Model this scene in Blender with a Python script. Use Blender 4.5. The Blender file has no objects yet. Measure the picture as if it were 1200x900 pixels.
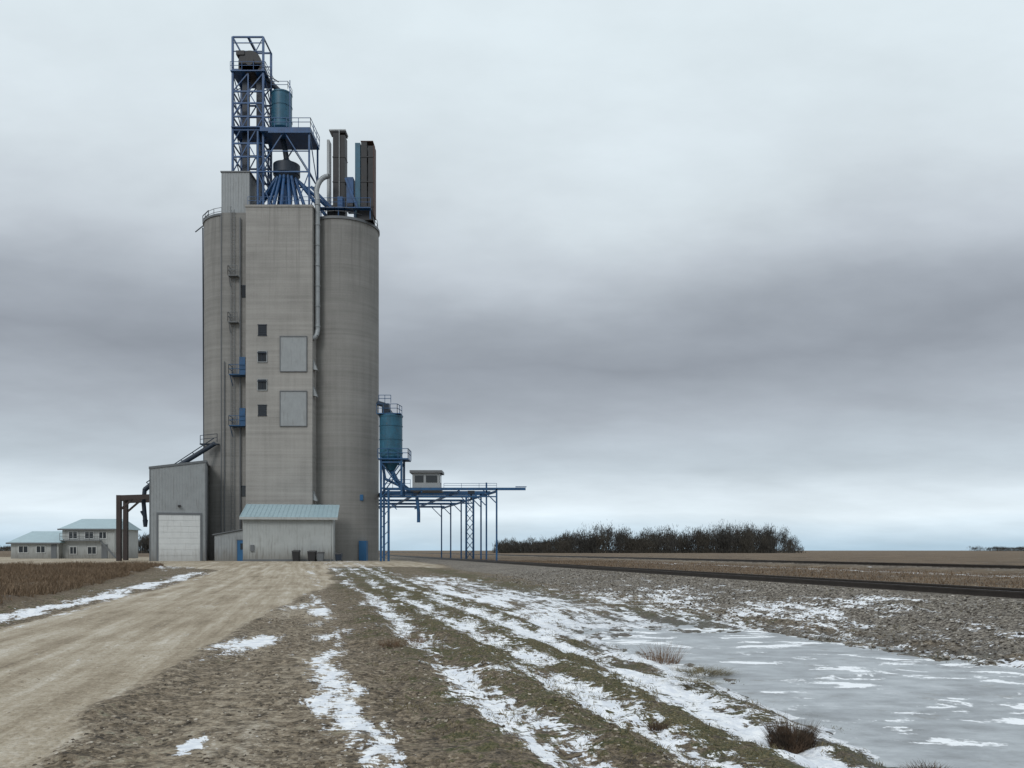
import bpy, math, random
import numpy as np
from mathutils import Vector, Matrix
random.seed(4); rng=np.random.default_rng(7)
scene=bpy.context.scene
K=0.24
# ------------------------------------------------------------ numpy noise
def _hash(ix,iy,seed):
    h=(ix.astype(np.int64)*374761393+iy.astype(np.int64)*668265263+seed*1442695041)&0xffffffff
    h=((h^(h>>13))*1274126177)&0xffffffff
    h=h^(h>>16)
    return (h&0xffff)/65535.0
def vnoise(x,y,seed=0):
    ix=np.floor(x);iy=np.floor(y);fx=x-ix;fy=y-iy
    fx=fx*fx*(3-2*fx);fy=fy*fy*(3-2*fy)
    a=_hash(ix,iy,seed);b=_hash(ix+1,iy,seed);c=_hash(ix,iy+1,seed);d=_hash(ix+1,iy+1,seed)
    return (a*(1-fx)+b*fx)*(1-fy)+(c*(1-fx)+d*fx)*fy
def fbm(x,y,sc,octv=4,seed=0):
    r=0;a=1;t=0
    for i in range(octv):
        r=r+a*vnoise(x*sc+13.7*i,y*sc-7.1*i,seed+i);t+=a;a*=.5;sc*=2.03
    return r/t
def sst(a,b,x):
    t=np.clip((x-a)/(b-a),0,1);return t*t*(3-2*t)
def ga(x,w): return np.exp(-(x/w)**2)
# ------------------------------------------------------------ terrain
def edgeR(y,w): return np.where(y<46,-2.2+(y-6)*.090,1.4)+w*1.2
def masks(x,y):
    s=x+K*y
    w=(fbm(x,y,.35,3,5)-.5)
    sR=edgeR(y,w)
    sL=-6.2-np.clip(y-60,0,100)*.5+w*.8
    road=sst(-.25,.25,s-sL)*sst(-.35,.35,sR-s)
    sh=sst(-.4,.0,s-sR)*sst(1.4,.1,s)*(.42+.6*(fbm(s,y*.3,1.1,3,55)-.5))
    road=np.maximum(road,np.clip(sh,0,1))
    yard=sst(66,72,y+w*8)*sst(-62,-58,s)*sst(13,10,s)*sst(150,140,y)
    road=np.maximum(road*sst(110,100,y),yard)
    lf=sst(-7.9,-8.8,s+np.clip(y-23,0,60)*.07+w*1.0)*(1-yard)
    far=sst(140,160,y)
    rf=sst(21.5,22.5,s)*(1-ga(s-46,2.2))
    field=np.clip(np.maximum(np.maximum(lf,rf),far*(1-ga(s-18.6,2.2))*(1-ga(s-46,2.2))),0,1)
    ball=sst(9.8,13.5,s+w*3)*sst(21.8,20.8,s)
    ball=np.maximum(ball,ga(s-46,2.6))*(1-yard*.5)
    return s,w,road,yard,lf,rf,field,ball
def height(x,y,detail=True):
    s,w,road,yard,lf,rf,field,ball=masks(x,y)
    sR=edgeR(y,w)
    base=.4*sst(35,85,y)
    dd=.56-.34*sst(16,25,y+w*5)
    dd=dd*(1-.7*sst(45,70,y))
    ditch=-dd*ga(s-8.7+.5*sst(12,7,y),3.6+.4*sst(12,7,y))
    r=sst(12.6,17.0,s)*sst(24,20.6,s)
    h=(base+ditch)*(1-r)+.40*r
    r2=sst(42.5,44.8,s)*sst(49.5,47.2,s)
    rr=sst(21,25,s)
    h=h*(1-rr)+(.12+.2*sst(60,200,y))*rr
    h=h*(1-r2)+.42*r2
    h=h+lf*.16*(.6+fbm(x,y,.25,3,9))
    h=h+.05*ga(s-sR-.15,.22)*sst(50,30,y)
    for c,wd_ in ((-3.2,.30),(-4.8,.30)):
        h=h-.024*ga(s-c-(y-6)*.03-w*.4,wd_)*sst(60,40,y)
    if detail:
        a=(1-np.clip(road*1.3,0,1))*(1-np.clip(ball*r,0,1))
        h=h+a*((fbm(x,y,1.2,4,21)-.5)*.17+(fbm(x,y,5,3,31)-.5)*.11*sst(60,15,y))
        h=h+a*.040*np.sin(s*5.2+w*4)*sst(50,15,y)*sst(7,5,s)*sst(0,1.5,s)
        h=h+sst(10.5,11.5,s)*sst(17,15.5,s)*(.035*np.sin(s*6.5+w*9)+(fbm(x,y,2.2,3,91)-.5)*.12)*sst(70,40,y)
        h=h+road*(fbm(x,y,.8,2,41)-.5)*.03+road*(fbm(x,y,4,2,43)-.5)*.020
    return h
def snow_attr(x,y):
    s,w,road,yard,lf,rf,field,ball=masks(x,y)
    n=fbm(x,y,.22,3,77)-.5
    n2=fbm(s,y*.35,.9,3,177)-.5
    a=.03+0*x
    a=np.maximum(a,ga(s+7.2+w,.62)*(.78+n2*.5)*sst(62,50,y))
    a=np.maximum(a,ga(s+6.2+w,.35)*(.30+n2*.5)*sst(62,50,y))
    a=np.maximum(a,ga(s-.38-w*1.2,.34)*(.60+n2*1.1-.30*sst(20,28,y)))
    cen=sst(.9,1.8,s)*sst(6.2,5.4,s)
    # wind-blown snow caught in the troughs between the ruts
    trough=-np.sin(s*5.2+w*4)
    a=np.maximum(a,cen*(.36+trough*.20+ga(s-4.4-w,.9)*.10+n*.55)*(1-.25*sst(30,60,y)))
    a=np.maximum(a,ga(s-6.0-w*1.6,.8)*(.68+n2*.7)*sst(60,40,y))
    a=np.maximum(a,sst(5.8,6.6,s)*sst(10.4,8.6,s)*sst(17,22,y)*(.52+n*.9)*sst(62,45,y))
    a=np.maximum(a,sst(9,10,s)*sst(17,15,s)*(.31+n*.7)*sst(60,35,y))
    a=np.maximum(a,ga(s-11.6-w,.7)*(.5+n*.6)*sst(28,14,y))
    a=np.maximum(a,np.exp(-((x+4.4)/.55)**2-((y-14.6)/1.7)**2)*.78)
    a=np.maximum(a,np.exp(-((x+2.65)/.12)**2-((y-7.0)/.4)**2)*.72)
    a=np.maximum(a,np.exp(-((x+6.0)/.3)**2-((y-25)/4)**2)*.55)
    a=np.maximum(a,np.exp(-((x+27)/3)**2-((y-64)/5)**2)*.6)
    a=np.where(s>21.5,.08+.3*ga(s-40,2.0),a)
    a=a*(1-.4*lf*sst(-8,-9,s))
    a=a*sst(130,90,y)
    return a
def grass_attr(x,y):
    s,w,road,yard,lf,rf,field,ball=masks(x,y)
    g=.24+.34*ga(s-3.9,1.9)+.25*ga(s-10,1.3)+.06*np.sin(s*5.2+w*4)*sst(7,5,s)
    return g*(1-np.clip(road*1.6,0,1)*.9)*(1-ball*.5)
def mesh_arrays(name,V,F,mat,parent=None,smooth=False,attrs=None):
    V=np.asarray(V,dtype=np.float32);F=np.asarray(F,dtype=np.int32)
    me=bpy.data.meshes.new(name);k=F.shape[1]
    me.vertices.add(len(V));me.vertices.foreach_set('co',V.ravel())
    me.loops.add(F.size);me.loops.foreach_set('vertex_index',F.ravel())
    me.polygons.add(len(F))
    me.polygons.foreach_set('loop_start',np.arange(0,F.size,k,dtype=np.int32))
    me.polygons.foreach_set('loop_total',np.full(len(F),k,dtype=np.int32))
    me.update(calc_edges=True)
    me.polygons.foreach_set('use_smooth',np.full(len(F),smooth,dtype=bool))
    if attrs:
        for n,a in attrs.items():
            at=me.attributes.new(n,'FLOAT','POINT');at.data.foreach_set('value',np.asarray(a,dtype=np.float32).ravel())
    me.materials.append(mat)
    ob=bpy.data.objects.new(name,me);scene.collection.objects.link(ob)
    if parent: ob.parent=parent
    return ob
def grid_faces(nx,ny):
    i=np.arange(nx-1);j=np.arange(ny-1);J,I=np.meshgrid(j,i,indexing='ij')
    a=(J*nx+I).ravel();return np.stack([a,a+1,a+nx+1,a+nx],1)
# ------------------------------------------------------------ materials
def newmat(name):
    m=bpy.data.materials.new(name);m.use_nodes=True;nt=m.node_tree
    return m,nt,nt.nodes['Principled BSDF']
class N:
    def __init__(s,nt): s.nt=nt
    def node(s,t,**kw):
        n=s.nt.nodes.new(t)
        for k,v in kw.items(): setattr(n,k,v)
        return n
    def link(s,a,b): s.nt.links.new(a,b)
    def setin(s,sock,v):
        if isinstance(v,bpy.types.NodeSocket): s.link(v,sock)
        elif v is not None: sock.default_value=v
    def math(s,op,a,b=None,c=None,clamp=False):
        n=s.node('ShaderNodeMath',operation=op,use_clamp=clamp)
        s.setin(n.inputs[0],a)
        if b is not None: s.setin(n.inputs[1],b)
        if c is not None: s.setin(n.inputs[2],c)
        return n.outputs[0]
    def vmul(s,v,k):
        n=s.node('ShaderNodeVectorMath',operation='MULTIPLY');s.link(v,n.inputs[0]);n.inputs[1].default_value=k;return n.outputs[0]
    def noise(s,v,sc,det=4,rough=.55,dist=0):
        n=s.node('ShaderNodeTexNoise');n.inputs['Scale'].default_value=sc;n.inputs['Detail'].default_value=det
        n.inputs['Roughness'].default_value=rough;n.inputs['Distortion'].default_value=dist
        if v is not None: s.link(v,n.inputs['Vector'])
        return n.outputs['Fac']
    def ramp(s,f,st):
        n=s.node('ShaderNodeValToRGB');cr=n.color_ramp
        while len(cr.elements)<len(st): cr.elements.new(.5)
        for e,(p,c) in zip(cr.elements,st):
            e.position=p;e.color=(c[0],c[1],c[2],1) if hasattr(c,'__len__') else (c,c,c,1)
        s.link(f,n.inputs[0]);return n.outputs[0]
    def mix(s,f,a,b,mode='MIX'):
        n=s.node('ShaderNodeMix',data_type='RGBA',blend_type=mode)
        s.setin(n.inputs[0],f)
        for k,v in ((6,a),(7,b)):
            if isinstance(v,tuple): n.inputs[k].default_value=(v[0],v[1],v[2],1)
            else: s.link(v,n.inputs[k])
        return n.outputs[2]
    def mr(s,f,a,b,c=0,d=1):
        n=s.node('ShaderNodeMapRange',interpolation_type='SMOOTHSTEP')
        s.link(f,n.inputs[0])
        for i,v in zip((1,2,3,4),(a,b,c,d)): n.inputs[i].default_value=v
        return n.outputs[0]
    def bump(s,h,st,dist,bsdf,prev=None):
        n=s.node('ShaderNodeBump');n.inputs['Strength'].default_value=st;n.inputs['Distance'].default_value=dist
        s.link(h,n.inputs['Height'])
        if prev: s.link(prev,n.inputs['Normal'])
        s.link(n.outputs[0],bsdf.inputs['Normal']);return n.outputs[0]
def paint(name,col,rough=.5,var=.25,metal=0,rust=0,sc=1.2,dirt=0):
    m,nt,b=newmat(name);g=N(nt);pos=g.node('ShaderNodeNewGeometry').outputs['Position']
    n1=g.noise(pos,sc,4,.6);n2=g.noise(g.vmul(pos,(3,3,.35)),1.5,3)
    f=g.math('MULTIPLY_ADD',n1,.6,g.math('MULTIPLY',n2,.4))
    c=g.ramp(f,[(.32,tuple(x*(1-var) for x in col)),(.68,tuple(min(1,x*(1+var)) for x in col))])
    if rust: c=g.mix(g.math('MULTIPLY',g.mr(g.noise(pos,2.3,6,.7),.56,.68),rust),c,(.10,.05,.03))
    if dirt:
        z=g.node('ShaderNodeSeparateXYZ');g.link(pos,z.inputs[0])
        zz=g.math('ADD',z.outputs[2],g.math('MULTIPLY',g.math('SUBTRACT',n2,.5),-2.2))
        c=g.mix(g.math('MULTIPLY',g.mr(zz,2.4,.3),dirt),c,(.13,.11,.085))
        c=g.mix(g.math('MULTIPLY',g.mr(n2,.52,.66),dirt*.45),c,(.12,.11,.10))
    g.link(c,b.inputs['Base Color']);b.inputs['Roughness'].default_value=rough;b.inputs['Metallic'].default_value=metal
    return m
def concrete(name,col,strk=.2):
    m,nt,b=newmat(name);g=N(nt);pos=g.node('ShaderNodeNewGeometry').outputs['Position']
    bands=g.noise(g.vmul(pos,(.05,.05,2.6)),1,4,.7)
    bands2=g.noise(g.vmul(pos,(.15,.15,.9)),1,2,.5)
    bl=g.noise(pos,.22,5,.6);st=g.noise(g.vmul(pos,(1.5,1.5,.05)),1,4,.65);fi=g.noise(pos,6,3,.7)
    z=g.node('ShaderNodeSeparateXYZ');g.link(pos,z.inputs[0])
    fr=g.math('FRACT',g.math('DIVIDE',z.outputs[2],1.22))
    line=g.math('SUBTRACT',1,g.mr(g.math('ABSOLUTE',g.math('SUBTRACT',fr,.5)),.0,.05))
    f=g.math('MULTIPLY',bands,.30)
    f=g.math('MULTIPLY_ADD',bands2,.12,f);f=g.math('MULTIPLY_ADD',bl,.26,f);f=g.math('MULTIPLY_ADD',st,strk,f);f=g.math('MULTIPLY_ADD',fi,.12,f)
    f=g.math('MULTIPLY_ADD',line,-.025,f)
    c=g.ramp(f,[(.34,tuple(x*.64 for x in col)),(.50,col),(.66,tuple(x*1.30 for x in col))])
    top=g.mr(z.outputs[2],22,42)
    stn=g.math('MULTIPLY',g.math('MULTIPLY',g.mr(st,.48,.62),top),.42)
    c=g.mix(stn,c,tuple(x*.45 for x in col))
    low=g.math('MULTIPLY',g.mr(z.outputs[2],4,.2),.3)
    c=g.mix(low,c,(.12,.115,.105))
    g.link(c,b.inputs['Base Color']);b.inputs['Roughness'].default_value=.9
    g.bump(fi,.4,.04,b);return m
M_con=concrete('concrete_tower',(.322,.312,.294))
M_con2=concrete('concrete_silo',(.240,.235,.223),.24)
M_blue=paint('blue_paint',(.013,.075,.18),.45,.35,0,.4)
M_leg=paint('leg_blue_paint',(.010,.072,.20),.45,.35,0,.25)
M_teal=paint('teal_tank_paint',(.020,.105,.17),.45,.25,0,.4)
M_navy=paint('dark_blue_steel',(.011,.022,.04),.5,.3)
M_dark=paint('dark_steel',(.016,.017,.020),.55,.35,0,.2)
M_brown=paint('brown_steel',(.035,.024,.022),.6,.3)
M_galv=paint('galvanised_steel',(.30,.32,.33),.45,.2,.2,.15)
M_clad=paint('grey_cladding',(.29,.31,.32),.5,.10,0,0,1.2,.6)
M_clad2=paint('light_cladding',(.40,.42,.415),.5,.10,0,0,1.2,.6)
M_white=paint('white_door',(.60,.62,.62),.5,.08,0,0,1.2,.35)
M_roof=paint('pale_blue_roof',(.31,.42,.46),.4,.1)
M_trim=paint('trim_grey',(.13,.14,.15),.5,.1)
M_glass,_,gb=newmat('window_glass');gb.inputs['Base Color'].default_value=(.02,.024,.028,1);gb.inputs['Roughness'].default_value=.12
M_rail=paint('rail_steel',(.05,.040,.034),.4,.3,.5)
M_tie=paint('wooden_tie',(.12,.105,.09),.9,.4)
M_door=paint('blue_door',(.018,.11,.25),.45,.1)
M_black=paint('black_plastic',(.02,.02,.022),.5,.2)
M_rust=paint('rust_red',(.07,.035,.028),.7,.3)
def ground_mat(name):
    m,nt,b=newmat(name);g=N(nt);geo=g.node('ShaderNodeNewGeometry');pos=geo.outputs['Position']
    at=lambda n:(lambda a:a.outputs['Fac'])(g.node('ShaderNodeAttribute',attribute_name=n))
    mp=g.node('ShaderNodeMapping');mp.inputs['Rotation'].default_value=(0,0,-math.atan(K));g.link(pos,mp.inputs[0]);al=mp.outputs[0]
    fine=g.noise(pos,34,3,.75);mid=g.noise(pos,5.5,5,.68);big=g.noise(pos,.5,4,.6);strk=g.noise(g.vmul(al,(2.2,.11,1)),1,5,.68)
    vo=g.node('ShaderNodeTexVoronoi');vo.inputs['Scale'].default_value=24;g.link(pos,vo.inputs['Vector'])
    vsep=g.node('ShaderNodeSeparateColor');g.link(vo.outputs['Color'],vsep.inputs[0]);pebv=vsep.outputs[0];peb2=vsep.outputs[1]
    mf=g.math('MULTIPLY_ADD',mid,.52,g.math('MULTIPLY_ADD',fine,.32,g.math('MULTIPLY',pebv,.16)))
    mud=g.ramp(mf,[(.36,(.034,.026,.017)),(.46,(.115,.089,.058)),(.55,(.225,.178,.122)),(.66,(.39,.33,.25))])
    grs=g.ramp(fine,[(.36,(.024,.022,.009)),(.5,(.092,.080,.035)),(.64,(.25,.205,.11))])
    grs=g.mix(g.mr(mid,.45,.62),grs,g.mix(.45,grs,(.044,.060,.016)))
    gf=g.math('ADD',g.math('MULTIPLY',g.math('SUBTRACT',mid,.5),2.2),g.math('ADD',at('grass'),g.math('MULTIPLY',g.math('SUBTRACT',big,.5),1.2)))
    col=g.mix(g.mr(gf,.36,.52),mud,grs)
    rf=g.math('MULTIPLY_ADD',strk,.46,g.math('MULTIPLY_ADD',big,.2,g.math('MULTIPLY_ADD',fine,.18,g.math('MULTIPLY_ADD',pebv,.06,g.math('MULTIPLY',mid,.16)))))
    road=g.ramp(rf,[(.38,(.13,.100,.067)),(.47,(.26,.212,.148)),(.54,(.37,.315,.235)),(.60,(.46,.41,.33)),(.66,(.62,.59,.53))])
    rm=g.mr(g.math('ADD',at('road'),g.math('MULTIPLY',g.math('SUBTRACT',mid,.5),1.3)),.25,.75)
    col=g.mix(rm,col,road)
    bf=g.math('MULTIPLY_ADD',peb2,.28,g.math('MULTIPLY_ADD',fine,.2,g.math('MULTIPLY_ADD',mid,.34,g.math('MULTIPLY',big,.18))))
    bal=g.ramp(bf,[(.34,(.028,.023,.018)),(.46,(.11,.094,.076)),(.64,(.33,.30,.255))])
    bm=g.mr(g.math('ADD',at('ballast'),g.math('MULTIPLY',g.math('SUBTRACT',big,.5),1.1)),.35,.65)
    col=g.mix(bm,col,bal)
    ff=g.noise(g.vmul(pos,(.25,.9,1)),.5,6,.75)
    fld=g.ramp(ff,[(.32,(.045,.031,.020)),(.48,(.115,.080,.048)),(.66,(.21,.155,.097))])
    col=g.mix(at('field'),col,fld)
    zs=g.node('ShaderNodeSeparateXYZ');g.link(pos,zs.inputs[0])
    wet=g.mr(zs.outputs[2],-.12,-.28)
    col=g.mix(g.math('MULTIPLY',wet,.5),col,(.030,.026,.020))
    sn1=g.noise(g.vmul(al,(2.0,.50,1)),1.0,6,.74,.4);sn2=g.noise(g.vmul(pos,(.7,1.4,1)),7,4,.78)
    sf=g.math('ADD',g.math('MULTIPLY',g.math('SUBTRACT',sn1,.5),2.3),g.math('MULTIPLY',g.math('SUBTRACT',sn2,.5),1.5))
    sf=g.math('ADD',sf,at('snow'))
    sm=g.mr(sf,.45,.58)
    sc=g.mix(g.mr(mid,.35,.65),(.64,.68,.74),(.87,.89,.91))
    col=g.mix(sm,col,sc)
    g.link(col,b.inputs['Base Color'])
    g.link(g.math('MULTIPLY_ADD',wet,-.4,g.math('MULTIPLY_ADD',sm,-.3,.92)),b.inputs['Roughness'])
    hh=g.math('MULTIPLY_ADD',fine,.6,g.math('MULTIPLY_ADD',vo.outputs['Distance'],-.7,g.math('MULTIPLY',mid,1.6)))
    bn=g.node('ShaderNodeBump');bn.inputs['Distance'].default_value=.045
    g.link(hh,bn.inputs['Height'])
    g.link(g.math('MULTIPLY_ADD',g.math('MAXIMUM',sm,g.math('MULTIPLY',at('road'),.5)),-.75,1),bn.inputs['Strength'])
    g.link(bn.outputs[0],b.inputs['Normal'])
    return m
M_ground=ground_mat('ground_soil_gravel_snow')
def ice_mat():
    m,nt,b=newmat('frozen_water');g=N(nt);pos=g.node('ShaderNodeNewGeometry').outputs['Position']
    mp=g.node('ShaderNodeMapping');mp.inputs['Rotation'].default_value=(0,0,.1);g.link(pos,mp.inputs[0])
    n=g.noise(g.vmul(mp.outputs[0],(.85,1.4,1)),.8,6,.62,.4);n2=g.noise(pos,12,4,.6);n3=g.noise(g.vmul(pos,(1,1.6,1)),1.2,6,.7)
    f=g.math('MULTIPLY_ADD',n2,.14,n)
    ice=g.ramp(n3,[(.28,(.17,.18,.18)),(.42,(.28,.30,.315)),(.55,(.38,.41,.43)),(.72,(.52,.55,.575))])
    ice=g.mix(g.math('MULTIPLY',g.mr(g.noise(pos,2.1,5,.75),.56,.68),.45),ice,(.16,.145,.12))
    sm=g.mr(f,.625,.66)
    g.link(g.mix(sm,ice,(.83,.86,.89)),b.inputs['Base Color'])
    g.link(g.math('MULTIPLY_ADD',sm,.5,g.math('MULTIPLY_ADD',n3,.4,.15)),b.inputs['Roughness'])
    g.bump(n2,.15,.008,b);return m
M_ice=ice_mat()
def blade_mat(name,c0,c1):
    m,nt,b=newmat(name);g=N(nt);pos=g.node('ShaderNodeNewGeometry').outputs['Position']
    f=g.noise(pos,7,3,.8);g.link(g.ramp(f,[(.35,c0),(.65,c1)]),b.inputs['Base Color']);b.inputs['Roughness'].default_value=.8;return m
M_field=blade_mat('dry_grass',(.070,.045,.026),(.24,.165,.10))
M_sg=blade_mat('short_grass',(.055,.050,.020),(.22,.18,.095))
M_tuft=blade_mat('dead_tuft',(.025,.018,.012),(.12,.075,.045))
M_tuft2=blade_mat('tan_tuft',(.10,.06,.035),(.24,.15,.09))
def isl_mat(name,st,rough=.9):
    m,nt,b=newmat(name);g=N(nt);pos=g.node('ShaderNodeNewGeometry')
    g.link(g.ramp(pos.outputs['Random Per Island'],st),b.inputs['Base Color']);b.inputs['Roughness'].default_value=rough;return m
M_stone=isl_mat('gravel_stone',[(0,(.045,.037,.028)),(.4,(.15,.122,.09)),(.75,(.28,.24,.185)),(1,(.46,.42,.36))])
M_bstone=isl_mat('ballast_stone',[(0,(.040,.034,.028)),(.4,(.13,.112,.09)),(.75,(.25,.225,.19)),(1,(.44,.41,.37))])
def tree_mat():
    m,nt,b=newmat('bare_tree');g=N(nt);ge=g.node('ShaderNodeNewGeometry')
    a=g.ramp(ge.outputs['Random Per Island'],[(0,(.018,.018,.017)),(.6,(.043,.041,.037)),(1,(.10,.092,.080))])
    n=g.noise(g.vmul(ge.outputs['Position'],(1,1,.3)),.07,2,.6)
    g.link(g.mix(g.mr(n,.42,.60),a,g.mix(.5,a,(.070,.058,.040))),b.inputs['Base Color']);b.inputs['Roughness'].default_value=.9;return m
M_tree=tree_mat()
# ------------------------------------------------------------ ground sheets
def grow(start,end,mn,k1,b1,k2):
    v=[start]
    while v[-1]<end:
        x=abs(v[-1]);st=max(mn,(k1 if x<b1 else k2)*x);v.append(v[-1]+st)
    return v
pos=grow(0,5000,.06,.02,60,.07);xs=np.array([-p for p in pos[::-1][:-1]]+pos)
ys=np.array([-400,-200,-100,-50,-25,-12,-6,-2,0,1.5,2.5]+grow(3.2,6000,.06,.011,220,.06))
X,Y=np.meshgrid(xs,ys)
Z=height(X,Y)
s,w,road,yard,lf,rf,field,ball=masks(X,Y)
A=dict(road=road,field=field,ballast=ball,snow=snow_attr(X,Y),grass=grass_attr(X,Y))
mesh_arrays('ground',np.stack([X.ravel(),Y.ravel(),Z.ravel()],1),grid_faces(len(xs),len(ys)),M_ground,smooth=True,attrs=A)
ss=np.linspace(-6.6,1.6,130);yy=np.array(grow(2.0,70,.10,.012,200,.05))
S,YY=np.meshgrid(ss,yy)
tt=(S+6.6)/8.2
sr=np.where(YY<46,-2.2+(YY-6)*.090,1.4)+.2
S=-6.4+tt*(sr+6.4)+(fbm(tt*0,YY,.8,3,3)-.5)*.3
XX=S-K*YY
ed=np.minimum(tt,1-tt)
ZZ=height(XX,YY)+.022*sst(0,.03,ed)-.01
s_,w_,r_,ya_,lf_,rf_,fi_,ba_=masks(XX,YY)
mesh_arrays('gravel_road',np.stack([XX.ravel(),YY.ravel(),ZZ.ravel()],1),grid_faces(len(ss),len(yy)),M_ground,smooth=True,
  attrs=dict(road=r_,field=fi_,ballast=ba_,snow=snow_attr(XX,YY),grass=grass_attr(XX,YY)))
gs=np.linspace(3.2,14,60);gy=np.linspace(1,27,100);S,YY=np.meshgrid(gs,gy);XX=S-K*YY
mesh_arrays('frozen_puddle',np.stack([XX.ravel(),YY.ravel(),np.full(XX.size,-.325)],1),grid_faces(60,100),M_ice,smooth=True)
# ------------------------------------------------------------ scatter
def blades(name,x,y,h,wd,mat,lean=.5,z=None,dirs=None,lng=None):
    n=len(x);z=height(x,y)-.01 if z is None else z
    a=rng.uniform(0,2*np.pi,n);l=rng.uniform(.1,1,n)*lean*h if lng is None else lng
    d=rng.uniform(0,2*np.pi,n) if dirs is None else dirs
    px,py=np.cos(a)*wd/2,np.sin(a)*wd/2
    dx,dy=np.cos(d)*l,np.sin(d)*l
    v=np.empty((n,5,3))
    v[:,0]=np.stack([x-px,y-py,z],1);v[:,1]=np.stack([x+px,y+py,z],1)
    v[:,2]=np.stack([x-px*.7+dx*.35,y-py*.7+dy*.35,z+h*.55],1);v[:,3]=np.stack([x+px*.7+dx*.35,y+py*.7+dy*.35,z+h*.55],1)
    v[:,4]=np.stack([x+dx,y+dy,z+h],1)
    b=(np.arange(n)*5)[:,None]
    f=np.concatenate([b+[0,1,3],b+[0,3,2],b+[2,3,4]],0)
    return mesh_arrays(name,v.reshape(-1,3),f,mat)
n=80000
y=18+52*rng.random(n)**.8;s=-8.4-np.clip(y-23,0,60)*.07-28*rng.random(n)**1.3;x=s-K*y
k=(fbm(x,y,.6,3,61)>.36);x=x[k];y=y[k]
blades('dry_field_grass',x,y,rng.uniform(.12,.36,len(x))*(.35+1.4*fbm(x,y,.4,2,8)),rng.uniform(.012,.035,len(x)),M_field,.9)
n=60000
y=5.5+32*rng.random(n)**1.4;s=rng.uniform(.8,6.4,n);x=s-K*y
k=(fbm(x,y,2.2,3,62)+.25*ga(s-3.9,1.6)>.61)&(snow_attr(x,y)<.62);x=x[k];y=y[k]
blades('verge_grass',x,y,rng.uniform(.015,.065,len(x)),rng.uniform(.004,.010,len(x)),M_sg,1.8)
n=16000
y=9+40*rng.random(n)**1.2;s=rng.uniform(10,17,n);x=s-K*y
k=(fbm(x,y,1.2,3,63)>.58);x=x[k];y=y[k]
blades('bank_grass',x,y,rng.uniform(.03,.10,len(x)),rng.uniform(.006,.014,len(x)),M_sg,1.2)
n=26000
y=25+90*rng.random(n);s=21.8+21*rng.random(n)**1.5;x=s-K*y
blades('trackside_grass',x,y,rng.uniform(.06,.2,n),rng.uniform(.02,.05,n),M_field,1.2)
def tuft(x0,y0,r,h,n,mat,name='grass_tuft'):
    a=rng.uniform(0,2*np.pi,n);q=r*.6*np.sqrt(rng.random(n));x=x0+np.cos(a)*q*1.25;y=y0+np.sin(a)*q
    hh=h*rng.uniform(.3,1,n)*(1.1-.6*q/r)*(.75+.5*vnoise(x*9,y*9,3));z0=float(height(np.array([x0]),np.array([y0]))[0]);z0=max(z0,-.33)
    blades(name,x,y,hh,np.full(n,.006),mat,1,z=np.full(n,z0-.02),dirs=a+rng.uniform(-1.2,1.2,n),lng=q*.7+r*.35*rng.random(n))
tuft(2.62,8.0,.24,.36,1600,M_tuft)
tuft(2.55,14.6,.40,.46,330,M_tuft2)
tuft(3.58,7.35,.22,.14,500,M_tuft)
tuft(1.42,8.3,.12,.17,200,M_tuft)
tuft(-2.0,14.2,.26,.20,200,M_tuft2)
tuft(-1.7,15.1,.2,.24,120,M_tuft2)
tuft(2.9,13.2,.6,.12,900,M_sg)
tuft(2.4,11.4,.4,.08,500,M_sg)
t=(1+5**.5)/2
ico_v=np.array([(-1,t,0),(1,t,0),(-1,-t,0),(1,-t,0),(0,-1,t),(0,1,t),(0,-1,-t),(0,1,-t),(t,0,-1),(t,0,1),(-t,0,-1),(-t,0,1)])/np.sqrt(1+t*t)
ico_f=np.array([(0,11,5),(0,5,1),(0,1,7),(0,7,10),(0,10,11),(1,5,9),(5,11,4),(11,10,2),(10,7,6),(7,1,8),(3,9,4),(3,4,2),(3,2,6),(3,6,8),(3,8,9),(4,9,5),(2,4,11),(6,2,10),(8,6,7),(9,8,1)])
def stones(name,x,y,r,mat=None):
    n=len(x);z=height(x,y)+r*.15
    v=ico_v[None]*(r[:,None,None])*rng.uniform(.7,1.3,(n,12,1))*np.stack([rng.uniform(.8,1.3,n),rng.uniform(.8,1.3,n),rng.uniform(.45,.8,n)],1)[:,None,:]
    v=v+np.stack([x,y,z],1)[:,None,:]
    f=(ico_f[None]+(np.arange(n)*12)[:,None,None]).reshape(-1,3)
    return mesh_arrays(name,v.reshape(-1,3),f,mat or M_stone)
n=26000;y=5.5+18*rng.random(n)**1.5;s=rng.uniform(-4.6,3.6,n)+(y-6)*.05;x=s-K*y
k=(fbm(x,y,1.5,3,64)>.44)&(snow_attr(x,y)<.5);stones('gravel_stones',x[k],y[k],(.004+.017*rng.random(n)**2.8)[k])
n=20000;y=9+45*rng.random(n)**1.3;s=rng.uniform(10.8,17.2,n);x=s-K*y
stones('bank_stones',x,y,.010+.035*rng.random(n)**2.4,M_bstone)
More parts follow.
